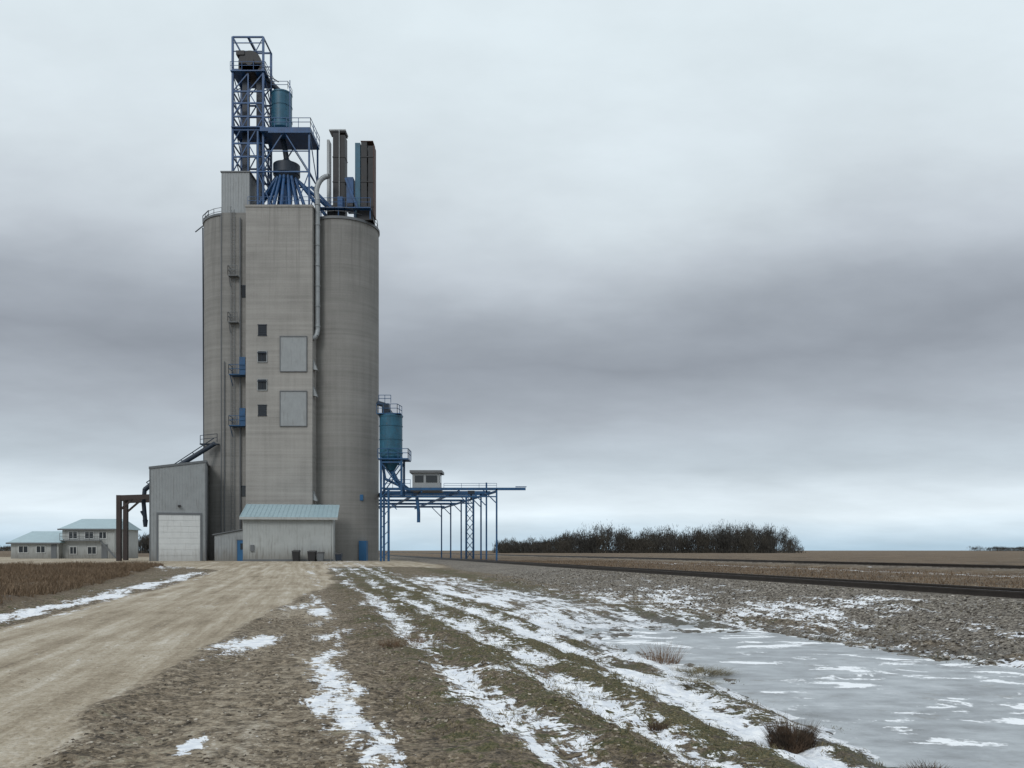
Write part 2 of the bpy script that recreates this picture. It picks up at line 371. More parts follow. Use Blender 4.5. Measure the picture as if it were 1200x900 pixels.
# ------------------------------------------------------------ building helper
def empty(name):
    e=bpy.data.objects.new(name,None);scene.collection.objects.link(e);return e
class B:
    def __init__(s,name,mat,parent=None,M=None): s.n=name;s.m=mat;s.p=parent;s.M=M;s.v=[];s.f=[];s.sm=[]
    def add(s,vs,fs,sm=False):
        o=len(s.v);s.v+= [Vector(v) for v in vs]
        for f in fs: s.f.append([i+o for i in f]);s.sm.append(sm)
    def box(s,x0,x1,y0,y1,z0,z1):
        s.add([(x0,y0,z0),(x1,y0,z0),(x1,y1,z0),(x0,y1,z0),(x0,y0,z1),(x1,y0,z1),(x1,y1,z1),(x0,y1,z1)],
          [(0,3,2,1),(4,5,6,7),(0,1,5,4),(1,2,6,5),(2,3,7,6),(3,0,4,7)]);return s
    def hexa(s,b,t):
        s.add(list(b)+list(t),[(0,3,2,1),(4,5,6,7),(0,1,5,4),(1,2,6,5),(2,3,7,6),(3,0,4,7)]);return s
    def cyl(s,p0,p1,r0,r1=None,seg=12,cap=True):
        r1=r0 if r1 is None else r1
        p0=Vector(p0);p1=Vector(p1);d=(p1-p0).normalized()
        a=d.orthogonal().normalized();b=d.cross(a)
        R=[];T=[]
        for i in range(seg):
            t=2*math.pi*i/seg;o=a*math.cos(t)+b*math.sin(t);R.append(p0+o*r0);T.append(p1+o*r1)
        s.add(R+T,[(i,(i+1)%seg,seg+(i+1)%seg,seg+i) for i in range(seg)],True)
        if cap:
            s.add(R,[tuple(range(seg))[::-1]]);s.add(T,[tuple(range(seg))])
        return s
    def beam(s,p0,p1,w=.15,h=None):
        h=h or w;p0=Vector(p0);p1=Vector(p1);d=(p1-p0).normalized()
        up=Vector((0,0,1)) if abs(d.z)<.95 else Vector((0,1,0))
        a=d.cross(up).normalized()*w/2;b=a.cross(d).normalized()*h/2
        s.add([p0-a-b,p0+a-b,p0+a+b,p0-a+b,p1-a-b,p1+a-b,p1+a+b,p1-a+b],[(0,3,2,1),(4,5,6,7),(0,1,5,4),(1,2,6,5),(2,3,7,6),(3,0,4,7)]);return s
    def rail(s,pts,h=1.1,w=.06,gap=1.3):
        for a,b in zip(pts[:-1],pts[1:]):
            a=Vector(a);b=Vector(b);L=(b-a).length;k=max(1,int(L/gap))
            for i in range(k+1):
                p=a.lerp(b,i/k);s.beam(p,p+Vector((0,0,h)),w)
            for hz in (h,h*.55): s.beam(a+Vector((0,0,hz)),b+Vector((0,0,hz)),w)
        return s
    def pipe(s,pts,r,seg=12):
        for a,b in zip(pts[:-1],pts[1:]): s.cyl(a,b,r,seg=seg)
        return s
    def done(s):
        vs=[s.M@v for v in s.v] if s.M else s.v
        me=bpy.data.meshes.new(s.n);me.from_pydata([tuple(v) for v in vs],[],s.f);me.update()
        me.polygons.foreach_set('use_smooth',s.sm);me.materials.append(s.m)
        o=bpy.data.objects.new(s.n,me);scene.collection.objects.link(o)
        if s.p: o.parent=s.p
        return o
# ------------------------------------------------------------ grain elevator
E=empty('grain_elevator')
t=B('central_tower',M_con,E);t.box(-31.2,-23.4,100,112,-.5,41.85);t.done()
t=B('tower_parapet',M_con,E);t.box(-31.28,-23.32,99.92,112.1,41.85,42.1);t.done()
t=B('stair_block',M_con2,E);t.box(-34.5,-31.2,101.3,110,-.5,41.7);t.done()
for i,(cx,cy) in enumerate([(-21.1,106),(-33.5,106),(-23.3,115),(-35.7,115)]):
    t=B('silo_%d'%(i+1),M_con2,E);t.cyl((cx,cy,-.5),(cx,cy,41.1 if i!=1 else 41.5),4.5,seg=96)
    t.done()
    t=B('silo_roof_%d'%(i+1),M_trim,E);t.cyl((cx,cy,41.1 if i!=1 else 41.5),(cx,cy,41.4 if i!=1 else 41.75),4.62,seg=96);t.done()
    if i<2:
        t=B('silo_railing_%d'%(i+1),M_trim,E)
        pts=[(cx+4.4*math.cos(a),cy+4.4*math.sin(a),41.5) for a in np.linspace(0,2*math.pi,25)]
        t.rail(pts,1.0,.045,2);t.done()
t=B('stair_block_joint',M_trim,E);t.box(-34.56,-34.46,101.22,101.5,0,41.6);t.done()
t=B('headhouse',M_clad,E);t.box(-34.6,-31.25,101.6,107,41.75,46.6)
for i in range(11): t.box(-34.55+i*.32,-34.47+i*.32,101.57,101.6,41.8,46.55)
t.done()
t=B('headhouse_roof',M_trim,E);t.box(-34.7,-31.15,101.5,107.1,46.6,46.75);t.done()
fr=B('window_frames',M_galv,E);gl=B('window_glass',M_glass,E);hd=B('window_hoods',M_navy,E)
for (px,zt,lit) in [(-29.25,28.0,0),(-29.25,24.9,1),(-29.25,21.6,1),(-29.25,18.6,0)]:
    w=.5;h=1.2
    if lit:
        fr.box(px-w-.07,px+w+.07,99.88,100,zt,zt+.08).box(px-w-.07,px+w+.07,99.88,100,zt-h-.08,zt-h)
        fr.box(px-w-.07,px-w,99.88,100,zt-h,zt).box(px+w,px+w+.07,99.88,100,zt-h,zt)
        hd.box(px-w-.02,px+w+.02,99.72,99.87,zt-.25,zt-.12).box(px-.03,px+.03,99.9,99.95,zt-h,zt)
    else:
        hd.box(px-w-.05,px+w+.05,99.9,100,zt,zt+.07).box(px-w-.05,px+w+.05,99.9,100,zt-h-.05,zt-h)
        for i in range(5): hd.box(px-w,px+w,99.93,99.97,zt-h+.15+i*.22,zt-h+.2+i*.22)
    gl.box(px-w,px+w,99.96,99.995,zt-h,zt)
for (x0,x1,z0,z1) in [(-32.1,-31.3,31.6,33.0),(-32.1,-31.4,8.0,9.2)]:
    gl.box(x0,x1,101.25,101.29,z0,z1);hd.box(x0-.05,x1+.05,101.2,101.3,z1,z1+.08)
fr.done();gl.done();hd.done()
lv=B('explosion_panels',M_clad,E);lf2=B('explosion_panel_frames',M_trim,E)
for z0,z1 in [(22.6,26.6),(16.2,20.2)]:
    lv.box(-27.1,-24.1,99.9,99.995,z0,z1)
    lf2.box(-27.2,-24.0,99.84,99.99,z1,z1+.1).box(-27.2,-24.0,99.86,99.99,z0-.08,z0).box(-27.2,-27.1,99.86,99.99,z0,z1).box(-24.1,-24.0,99.86,99.99,z0,z1)
lv.done();lf2.done()
L=B('leg_tower',M_leg,E)
xa,xb,ya,yb=-33.35,-29.7,101.9,105.2
lv_z=[46.75,50.2,53.4,56.4,59.0,62.9]
for xx in (xa,xb):
    for yy in (ya,yb): L.beam((xx,yy,46.7 if xx==xa else 42),(xx,yy,62.9),.24)
for xx in (-31.5,):
    L.beam((xx,ya,46.7),(xx,ya,58.6),.15)
for z in lv_z+[48.6,51.8,55]:
    for yy in (ya,yb): L.beam((xa,yy,z),(xb,yy,z),.17)
    for xx in (xa,xb): L.beam((xx,ya,z),(xx,yb,z),.15)
zz=[46.75,50.2,53.4,56.4,58.6]
for i,(a,b) in enumerate(zip(zz[:-1],zz[1:])):
    for yy in (ya,yb):
        L.beam((xa,yy,a),(-31.5,yy,b),.11);L.beam((-31.5,yy,a),(xb,yy,b),.11) if i%2 else L.beam((-31.5,yy,b),(xb,yy,a),.11)
    for xx in (xa,xb): L.beam((xx,ya,a),(xx,yb,b),.1);L.beam((xx,ya,b),(xx,yb,a),.1)
L.beam((xa,ya,62.9),(-32.4,ya,61.2),.09).beam((xb,ya,62.9),(-30.6,ya,61.2),.09)
for yy in (ya,yb): L.beam((xa,yy,61.2),(xb,yy,61.2),.1)
L.beam((xa,ya,62.2),(xb,ya,62.2),.09).beam((-31.5,ya,62.9),(-31.5,yb,62.9),.25)
L.done()
P=B('leg_platforms',M_leg,E)
for (x0,x1,z) in [(xa-.2,xb+.3,58.7),(xa-.1,xb+.2,52.0)]:
    P.box(x0,x1,ya-.3,yb+.3,z,z+.12)
P.rail([(xa-.2,ya-.3,58.8),(xb+.3,ya-.3,58.8),(xb+.3,yb+.3,58.8)],1.0,.05)
P.box(-29.9,-23.9,101.2,106,51.35,51.8)
P.rail([(-29.6,101.2,51.8),(-23.9,101.2,51.8),(-23.9,106,51.8)],1.1,.06)
P.beam((-28.9,101.2,51.2),(-23.9,101.2,51.2),.2)
P.done()
H=B('leg_head',M_dark,E)
H.cyl((-31.3,101.8,59.9),(-31.3,104.6,59.9),1.35,seg=28).box(-32.65,-29.95,101.8,104.6,58.9,59.7)
H.cyl((-31.3,101.6,59.9),(-31.3,101.8,59.9),.5,seg=16)
H.box(-32.9,-31.9,101.7,102.6,60.7,61.2)
H.done()
H=B('leg_trunks',M_navy,E);H.box(-32.5,-31.9,102.8,103.9,46.7,59);H.box(-30.8,-30.3,102.8,103.9,42,59);H.done()
H=B('head_spout',M_navy,E);H.pipe([(-30.3,103.3,59.3),(-28.9,103.3,57.9),(-27.9,103.4,57.0)],.3);H.beam((-29.7,102,58.7),(-27.9,102,57.6),.1);H.done()
T=B('garner_tank',M_teal,E);T.cyl((-27.9,103.4,52.6),(-27.9,103.4,56.9),1.22,seg=32).cyl((-27.9,103.4,56.9),(-27.9,103.4,57.25),1.22,.4,seg=32).cyl((-27.9,103.4,51.8),(-27.9,103.4,52.6),.6,1.22,seg=32)
for z in (53.4,55.2,56.7): T.cyl((-27.9,103.4,z),(-27.9,103.4,z+.08),1.27,seg=32)
T.done()
T=B('garner_rail',M_leg,E);T.rail([(-28.9,102.4,57),(-26.9,102.4,57),(-26.9,104.4,57)],.9,.05);T.beam((-26.6,102.2,51.8),(-26.6,102.2,57.9),.09);T.done()
S=B('distributor_frame',M_leg,E)
for xx in (-30.2,-24.1):
    for yy in (101.4,105.8): S.beam((xx,yy,41.9),(xx,yy,51.4),.2)
for yy in (101.4,105.8):
    S.beam((-30.2,yy,46.6),(-24.1,yy,46.6),.14).beam((-27.1,yy,51.4),(-24.1,yy,46.6),.12).beam((-27.1,yy,51.4),(-30.2,yy,46.6),.12)
    S.beam((-30.2,yy,46.6),(-28.4,yy,42),.1).beam((-24.1,yy,46.6),(-25.8,yy,42),.1)
for xx in (-30.2,-24.1): S.beam((xx,101.4,51.4),(xx,105.8,46.6),.1).beam((xx,101.4,46.6),(xx,105.8,46.6),.14)
S.beam((-29.4,101.3,49),(-24.1,101.3,49),.1);S.done()
D=B('distributor',M_navy,E);D.cyl((-27.3,103.4,47.0),(-27.3,103.4,48.2),1.6,seg=28).cyl((-27.3,103.4,48.2),(-27.3,103.4,48.9),1.2,.4,seg=20).cyl((-27.3,103.4,45.8),(-27.3,103.4,47),1.0,1.5,seg=20)
D.pipe([(-27.9,103.4,51.9),(-27.5,103.4,50.2),(-27.3,103.4,48.8)],.32);D.done()
D=B('distributor_spouts',M_leg,E)
for (x1,y1,z1) in [(-30.9,102.2,42.2),(-30.2,104,42.1),(-29.2,101.6,42.0),(-28.3,101.0,42),(-27.3,100.8,42),(-26.3,101,42),(-25.5,101.4,42),(-24.6,102.4,42),(-22.4,103.5,42.0),(-20.2,105,41.6),(-29,105,42),(-26,105.4,42),(-33,106,42)]:
    a=math.atan2(y1-103.4,x1+27.3);D.cyl((-27.3+1.1*math.cos(a),103.4+1.1*math.sin(a),46.7),(x1,y1,z1),.2,seg=10)
    D.cyl((x1,y1,z1-.2),(x1,y1,z1+.25),.32,seg=10)
D.cyl((-27.3,103.4,42),(-27.3,103.4,46),.55,.8,seg=14)
D.rail([(-31,100.15,42.1),(-23.5,100.15,42.1)],1.0,.045);D.done()
G=B('dust_duct',M_galv,E)
pts=[(-21.9,101.6,46.2)]
for a in np.linspace(0,1,7):
    pts.append((-21.9-1.25*math.sin(a*math.pi/2)*1.0,101.5-.5*a,46.2-.1-1.8*(1-math.cos(a*math.pi/2))-.3*a))
pts+=[(-23.0,100.9,43.0),(-23.0,100.9,27.6),(-23.1,100.7,26.9),(-23.5,100.5,26.5)]
G.pipe(pts,.3,14)
for z in np.arange(28,43,2.4): G.cyl((-23,100.9,z),(-23,100.9,z+.12),.37,seg=14)
G.done()
G=B('tower_vents',M_galv,E)
for z in (23.4,20.3,8.0): G.hexa([(-23.4,100.3,z-.5),(-22.9,100.3,z-.6),(-22.9,101,z-.6),(-23.4,101,z-.5)],[(-23.4,100.3,z+.6),(-23.35,100.3,z+.6),(-23.35,101,z+.6),(-23.4,101,z+.6)])
G.done()
for nm,x0,m1,m2 in (('a',-22.35,M_dark,M_dark),('b',-18.95,M_teal,M_dark)):
    top=52.2 if nm=='a' else 50.9
    q=B('roof_stack_%s'%nm,m2,E);q.box(x0+.75,x0+1.45,102.9,104.4,41.4,top).box(x0+1.6,x0+2.2,102.9,104.4,41.4,top-.5)
    for z in np.arange(43,top,3.0): q.box(x0+.70,x0+2.25,102.85,104.45,z,z+.1)
    q.done()
    q=B('roof_stack_side_%s'%nm,m1 if nm=='b' else M_galv,E);q.box(x0,x0+(.62 if nm=='b' else .3),103,104.2,41.4,top-(.1 if nm=='b' else 1.0));q.done()
    q=B('roof_stack_cap_%s'%nm,M_galv if nm=='a' else M_rust,E)
    if nm=='a': q.box(x0+.3,x0+2.3,102.8,104.5,top,top+.15).box(x0+1.5,x0+1.58,102.75,102.9,43,top)
    else: q.box(x0+2.2,x0+2.32,102.9,104.4,42,top-.4).box(x0+.7,x0+2.2,102.85,104.45,top,top+.08)
    q.done()
q=B('roof_catwalk',M_leg,E)
q.box(-23.2,-16.9,101.9,102.7,42.5,42.62).rail([(-23.2,101.9,42.6),(-16.9,101.9,42.6)],1.1,.05).box(-19.9,-19.1,102.6,104,42.6,46.5).box(-20.9,-20.3,102.2,102.9,42.6,44)
for xx in (-22.9,-20.8,-18.9,-17): q.beam((xx,102.3,41.3),(xx,102.3,42.5),.12)
q.beam((-20,102.5,46.3),(-18.5,102.5,42.6),.25).beam((-24.2,102.8,45.4),(-21.5,102.8,42.6),.3)
q.done()
q=B('roof_machines',M_dark,E);q.box(-22.2,-20.4,102.8,104.4,41.4,43.2).box(-18.7,-16.8,102.8,104.4,41.4,42.9).cyl((-19.8,102.9,43),(-19.1,102.9,43),.5);q.done()
q=B('side_ladder',M_trim,E)
for xx in (-33.3,-32.9): q.beam((xx,101.1,3),(xx,101.1,42),.06)
for z in np.arange(3,42,.45): q.beam((-33.3,101.1,z),(-32.9,101.1,z),.035)
q.pipe([(-32.2,101.1,3.2),(-32.2,101.1,41)],.09);q.pipe([(-34.1,101.15,3.2),(-34.1,101.15,24)],.06);q.done()
for nm,mt,zs in (('side_balconies',M_blue,(22.2,16.2)),('upper_landing',M_trim,(34.0,28.5))):
    q=B(nm,mt,E)
    for z in zs:
        full=nm=='side_balconies'
        q2=(-33.2,-31.25) if full else (-33.5,-32.4)
        yo=100.0 if full else 100.6
        q.box(q2[0],q2[1],yo,101.3,z,z+.1)
        q.rail([(q2[0],101.25,z+.1),(q2[0],yo,z+.1),(q2[1],yo,z+.1)],1.1,.05,.7)
        q.beam((q2[0]+.1,101.2,z-1.1),(q2[0]+.1,yo+.1,z),.07)
        if full: q.box(-32.0,-31.3,100.1,101.25,z+.1,z+2.1)
    q.done()
q=B('silo_doors',M_door,E);q.box(-18.35,-17.45,102.2,103.7,.2,2.75).box(-18.3,-17.9,102.5,103.6,7.6,8.3);q.done()
q=B('silo_edge_pipe',M_navy,E);q.pipe([(-37.6,104.2,8),(-37.75,104.2,41)],.08);q.rail([(-37.9,104.6,41.6),(-36.6,102.9,41.6)],1.0,.07);q.beam((-37.6,104.0,41.2),(-38.6,104.0,40.4),.1);q.done()
# ------------------------------------------------------------ annex shed
def rotM(px,py,ang): return Matrix.Translation((px,py,0))@Matrix.Rotation(ang,4,'Z')
AN=empty('annex_shed');M=rotM(-19.9,95,math.radians(9))
q=B('walls',M_clad2,AN,M);q.box(-9.7,0,0,4.2,-.3,5.2)
for i in range(33): q.box(-9.66+i*.3,-9.6+i*.3,-.03,0,.5,5.15)
q.done()
q=B('roof',M_roof,AN,M)
q.hexa([(-10.0,-.5,5.15),(.5,-.5,5.15),(.5,4.6,6.8),(-10.0,4.6,6.8)],[(-10.0,-.5,5.27),(.5,-.5,5.27),(.5,4.6,6.92),(-10.0,4.6,6.92)])
for i in range(22): q.hexa([(-9.9+i*.48,-.5,5.27),(-9.86+i*.48,-.5,5.27),(-9.86+i*.48,4.6,6.92),(-9.9+i*.48,4.6,6.92)],[(-9.9+i*.48,-.5,5.31),(-9.86+i*.48,-.5,5.31),(-9.86+i*.48,4.6,6.96),(-9.9+i*.48,4.6,6.96)])
q.done()
q=B('fascia',M_clad2,AN,M);q.box(-10.0,.5,-.56,-.505,4.98,5.24);q.done()
q=B('base_trim',M_trim,AN,M);q.box(-9.72,.02,-.05,-.003,-.3,.62);q.done()
q=B('downpipe',M_clad2,AN,M);q.box(-.35,-.25,-.13,-.035,.4,5.0);q.done()
q=B('electrical_box',M_trim,AN,M);q.box(-8.9,-8.5,-.16,-.032,1.5,2.2);q.done()
LT=empty('lean_to_shed')
q=B('walls',M_clad,LT);q.hexa([(-33.6,96.4,-.3),(-29.75,96.4,-.3),(-29.75,101,-.3),(-33.6,101,-.3)],[(-33.6,96.4,3.3),(-29.75,96.4,4.0),(-29.75,101,4.0),(-33.6,101,3.3)])
for i in range(12): q.box(-33.5+i*.31,-33.45+i*.31,96.37,96.4,.3,3.25)
q.done()
q=B('roof',M_trim,LT);q.hexa([(-33.8,96.2,3.31),(-29.7,96.2,4.05),(-29.7,101,4.05),(-33.8,101,3.31)],[(-33.8,96.2,3.42),(-29.7,96.2,4.16),(-29.7,101,4.16),(-33.8,101,3.42)]);q.done()
q=B('door',M_door,LT);q.box(-31.0,-29.9,96.28,96.36,.35,2.75);q.done()
q=B('door_frame',M_trim,LT);q.box(-31.08,-31.0,96.25,96.37,.35,2.8).box(-31.08,-29.82,96.25,96.37,2.75,2.83);q.done()
q=B('door_window',M_glass,LT);q.box(-30.65,-30.25,96.26,96.28,1.7,2.4);q.done()
# ------------------------------------------------------------ garage
GA=empty('truck_garage');M=rotM(-34.8,97,math.radians(17))
W=5.9
q=B('walls',M_clad,GA,M);q.hexa([(-W,0,-.3),(0,0,-.3),(0,12,-.3),(-W,12,-.3)],[(-W,0,10.7),(0,0,11.6),(0,12,11.6),(-W,12,10.7)])
for i in range(20):
    xx=-W+.05+i*.3
    zt=10.7+.9*(xx+W)/W-.05
    q.box(xx,xx+.05,-.03,0,.4 if not(-5.15<xx<-.5) else 6.1,zt)
q.done()
q=B('roof_trim',M_trim,GA,M);q.hexa([(-W-.1,-.1,10.7),(.1,-.1,11.62),(.1,12.1,11.62),(-W-.1,12.1,10.7)],[(-W-.1,-.1,10.95),(.1,-.1,11.87),(.1,12.1,11.87),(-W-.1,12.1,10.95)])
q.box(-.06,.05,-.06,.0,-.3,11.6).box(-W-.05,-W+.06,-.06,0,-.3,10.7);q.done()
q=B('roller_door',M_white,GA,M);q.box(-5.0,-.6,-.06,-.002,.3,5.6)
for i in range(8): q.box(-4.97,-.63,-.085,-.06,.36+i*.66,.92+i*.66)
q.done()
q=B('door_frame',M_trim,GA,M);q.box(-5.2,-5.0,-.12,-.003,.2,5.85).box(-.6,-.4,-.12,-.003,.2,5.85).box(-5.0,-.6,-.12,-.003,5.6,5.85);q.done()
q=B('wall_lamp',M_black,GA,M);q.box(-2.95,-2.65,-.35,-.03,6.5,6.7);q.done()
# ------------------------------------------------------------ portal + conveyor
PF=empty('steel_portal_frame')
q=B('frame',M_brown,PF)
for yy in (97.3,103.5):
    xo=-.33*(yy-97.3)
    q.beam((-44.8+xo,yy,-.2),(-44.8+xo,yy,7.9),.5,.4).beam((-45.05+xo,yy,7.6),(-40.2+xo,yy,7.75),.35,.55).beam((-44.7+xo,yy,6.2),(-43.2+xo,yy,7.5),.2)
q.beam((-44.8,97.3,7.6),(-46.8,103.5,7.6),.3).done()
CV=empty('receiving_conveyor')
q=B('conveyor_tube',M_navy,CV);q.pipe([(-42.3,98.3,8.6),(-40.4,98.5,10.2),(-35.2,101.2,14.3)],.28)
q.beam((-42.0,98.0,9.4),(-35.2,100.9,14.9),.1);q.beam((-41.2,98.2,9.2),(-40.5,98.3,10.7),.08)
for i in range(6):
    a=i/6;q.beam((-42+6.8*a,98.0+2.9*a,9.4+5.5*a),(-41.6+6.8*a,98.4+2.9*a,9.1+5.4*a),.07)
q.pipe([(-42.3,98.3,8.7),(-42.4,98.2,7.2),(-42.2,98.2,4.9)],.24);q.cyl((-42.2,98.2,4.3),(-42.2,98.2,5.1),.2,.3)
q.pipe([(-42.6,98,6.1),(-42.1,98,5.2)],.12)
q.rail([(-36.9,101,14.2),(-34.9,101,14.4)],1.0,.06).box(-36.9,-34.8,100.8,101.6,14.1,14.25).done()
# ------------------------------------------------------------ office building
OF=empty('office_building')
def house(x0,x1,y0,y1,ze,zr,wins,nm,door=None):
    q=B('walls_'+nm,M_clad2,OF);q.box(x0,x1,y0,y1,0,ze);q.done()
    q=B('roof_'+nm,M_roof,OF);ym=(y0+y1)/2;o=.45
    q.add([(x0-o,y0-o,ze-.05),(x1+o,y0-o,ze-.05),(x1+o,y1+o,ze-.05),(x0-o,y1+o,ze-.05),(x0+.9,ym,zr),(x1-.3,ym,zr)],[(0,1,5,4),(2,3,4,5),(1,2,5),(3,0,4),(0,3,2,1)])
    q.done()
    q=B('fascia_'+nm,M_trim,OF);q.box(x0-o-.02,x1+o+.02,y0-o-.06,y0-o-.003,ze-.22,ze);q.done()
    g=B('windows_'+nm,M_glass,OF);f=B('window_frames_'+nm,M_white,OF)
    for (a,b,c,d) in wins:
        g.box(a,b,y0-.05,y0-.003,c,d);f.box(a-.1,b+.1,y0-.09,y0-.002,d,d+.1).box(a-.1,b+.1,y0-.09,y0-.002,c-.1,c).box(a-.1,a,y0-.09,y0-.002,c,d).box(b,b+.1,y0-.09,y0-.002,c,d).box((a+b)/2-.04,(a+b)/2+.04,y0-.08,y0-.05,c,d)
    g.done();f.done()
    if door:
        q=B('door_'+nm,M_trim,OF);q.box(door[0],door[1],y0-.06,y0-.003,.4,2.5);q.done()
house(-73.4,-66.4,125,133,2.75,4.5,[(-72.2,-70.9,1.3,2.2),(-69.6,-68.4,1.3,2.2)],'single_storey',(-67.5,-66.7))
house(-66.4,-58.7,126,134,4.8,6.4,[(-65.4,-64.2,3.4,4.3),(-63.0,-61.8,3.4,4.3),(-60.9,-59.9,3.4,4.3),(-65.2,-64.3,1.1,2.1),(-62.6,-61.4,1.1,2.1)],'two_storey',(-60.6,-59.7))
q=B('exterior_stairs',M_trim,OF);q.box(-66.3,-60.5,125.1,125.9,3.0,3.1).rail([(-66.3,125.1,3.1),(-60.5,125.1,3.1)],1,.05).beam((-60.5,125.4,3.0),(-58.2,125.4,.5),.2).done()
# ------------------------------------------------------------ surge bin
SB=empty('surge_bin')
q=B('tank',M_teal,SB);q.cyl((-14.3,100.8,12.6),(-14.3,100.8,17.5),1.35,seg=32).cyl((-14.3,100.8,11.0),(-14.3,100.8,12.6),.4,1.35,seg=32).cyl((-14.3,100.8,17.5),(-14.3,100.8,17.8),1.35,.6,seg=32)
for z in (13,14.6,16.2,17.3): q.cyl((-14.3,100.8,z),(-14.3,100.8,z+.08),1.4,seg=32)
q.done()
q=B('frame',M_blue,SB)
for xx in (-15.3,-12.9):
    for yy in (99.6,102): q.beam((xx,yy,-.2 if xx<-14 else 8.0),(xx,yy,12.5),.24)
for yy in (99.6,102):
    q.beam((-15.3,yy,8.6),(-12.9,yy,11.9),.12)
    for z in (11.9,): q.beam((-15.3,yy,z),(-12.9,yy,z),.2)
    q.beam((-15.3,yy,11.9),(-12.9,yy,8.6),.12)
q.beam((-14.4,99.6,-.2),(-14.4,99.6,8.8),.24)
for z in np.arange(.6,8,1.2): q.beam((-15.3,99.6,z),(-14.4,99.6,z+.9),.08)
q.box(-15.6,-12.1,99.3,102.3,12.2,12.35).rail([(-15.6,99.3,12.35),(-12.1,99.3,12.35),(-12.1,102.3,12.35)],1.1,.07,.9)
q.rail([(-15.8,99.6,17.6),(-13.4,99.6,17.6),(-13.1,101.5,17.6)],1.1,.06,.7);q.box(-15.8,-13.0,99.6,102,17.55,17.65)
q.rail([(-15.6,100,18.9),(-14.2,100,18.9)],.9,.06,.6)
q.pipe([(-14.3,100.8,11.2),(-13.6,100.8,9.8),(-12.3,100.8,8.8),(-11.6,100.8,8.5)],.26)
q.pipe([(-15.4,100.2,13),(-14.9,100.2,10),(-12.6,100.2,8.9)],.16);q.done()
q=B('feed_spout',M_navy,SB);q.pipe([(-16.0,102,19.2),(-15.2,101.5,18.9),(-14.3,100.8,17.7)],.3).box(-15.3,-14.5,100.3,101.3,17.7,18.9).done()
# ------------------------------------------------------------ gantry
GN=empty('rail_loading_gantry')
q=B('portals',M_blue,GN)
deps=[100,105.7,109,114,123,132,141]
zt=8.8
for i,d in enumerate(deps):
    xr=22.2-K*d;xl=9.0-K*d;w_=.26 if i in(3,) else .2
    if i in (2,3,4,5,6): q.beam((xl,d,-.2),(xl,d,zt),.26)
    q.beam((xr,d,0),(xr,d,zt+(1.2 if i==1 else 0)),w_)
    q.beam((xl,d,zt),(xr+(3.4 if i==0 else .5),d,zt),.2,.3)
    if i in (0,3): q.beam((xl,d,zt-.9),(xr,d,zt-.9),.14).beam((xl,d,zt-1.0),(xl+1.5,d,zt-2.4),.1)
    if i==3:
        q.beam((xr-.95,d,0),(xr-.95,d,zt),.26)
        for z in np.arange(.5,8,1.2): q.beam((xr-.95,d,z),(xr,d,z+1.2),.09).beam((xr,d,z),(xr-.95,d,z+1.2),.09)
    q.beam((xr-.1,d,7.2),(xr-1.6,d,zt-.1),.12)
for sv in (9.0,13.4,17.8,22.2):
    q.beam((sv-K*100,100,zt-.28),(sv-K*141,141,zt-.28),.16,.26)
q.beam((.4,100,zt+.25),(1.7,100,zt+.25),.1)
q.rail([(-15,99.9,zt+.1),(-11.9,99.9,zt+.1)],1.0,.05,1)
q.rail([(-8,100.2,zt+.12),(-1.8,100.2,zt+.12)],.55,.04,1.6)
q.pipe([(-11.2,100.5,7.8),(-11.0,100.5,6.2),(-11.0,100.5,4.9)],.2).done()
q=B('trolley',M_navy,GN);q.box(-5.2,-4.4,100.1,100.7,zt-.55,zt-.2).cyl((-4.8,100.4,zt-.6),(-4.8,100.4,zt-1.3),.12).done()
CB=empty('operator_cabin')
q=B('walls',M_clad,CB);q.box(-11.7,-8.5,100.2,103,8.75,10.7);q.done()
q=B('roof',M_trim,CB);q.box(-12.0,-8.2,99.9,103.3,10.7,11.0).box(-11.9,-8.3,100,103.2,8.55,8.75);q.done()
q=B('windows',M_glass,CB);q.box(-11.4,-10.4,100.14,100.19,9.6,10.4).box(-10.1,-8.8,100.14,100.19,9.6,10.4).box(-8.49,-8.45,100.5,102.6,9.6,10.4).done()
def bin_(x,y,w,h,mat):
    e=empty('garbage_bin');z=.38
    q=B('body',mat,e);q.hexa([(x-w*.42,y-w*.4,z+.08),(x+w*.42,y-w*.4,z+.08),(x+w*.42,y+w*.4,z+.08),(x-w*.42,y+w*.4,z+.08)],[(x-w/2,y-w/2,z+h),(x+w/2,y-w/2,z+h),(x+w/2,y+w/2,z+h),(x-w/2,y+w/2,z+h)]);q.done()
    q=B('lid',M_black,e);q.hexa([(x-w*.54,y-w*.55,z+h+.003),(x+w*.54,y-w*.55,z+h+.003),(x+w*.54,y+w*.55,z+h+.003),(x-w*.54,y+w*.55,z+h+.003)],[(x-w*.5,y-w*.5,z+h+.08),(x+w*.5,y-w*.5,z+h+.08),(x+w*.5,y+w*.5,z+h+.16),(x-w*.5,y+w*.5,z+h+.16)]);q.done()
    q=B('wheels',M_black,e);q.cyl((x-w*.48,y+w*.4,z+.1),(x-w*.38,y+w*.4,z+.1),.1).cyl((x+w*.38,y+w*.4,z+.1),(x+w*.48,y+w*.4,z+.1),.1);q.done()
bin_(-23.6,93.3,.75,1.1,M_black);bin_(-21.9,93.5,.85,1.05,M_black);bin_(-21.0,93.6,.7,.9,M_trim);bin_(-19.2,94.6,.7,.8,M_navy)
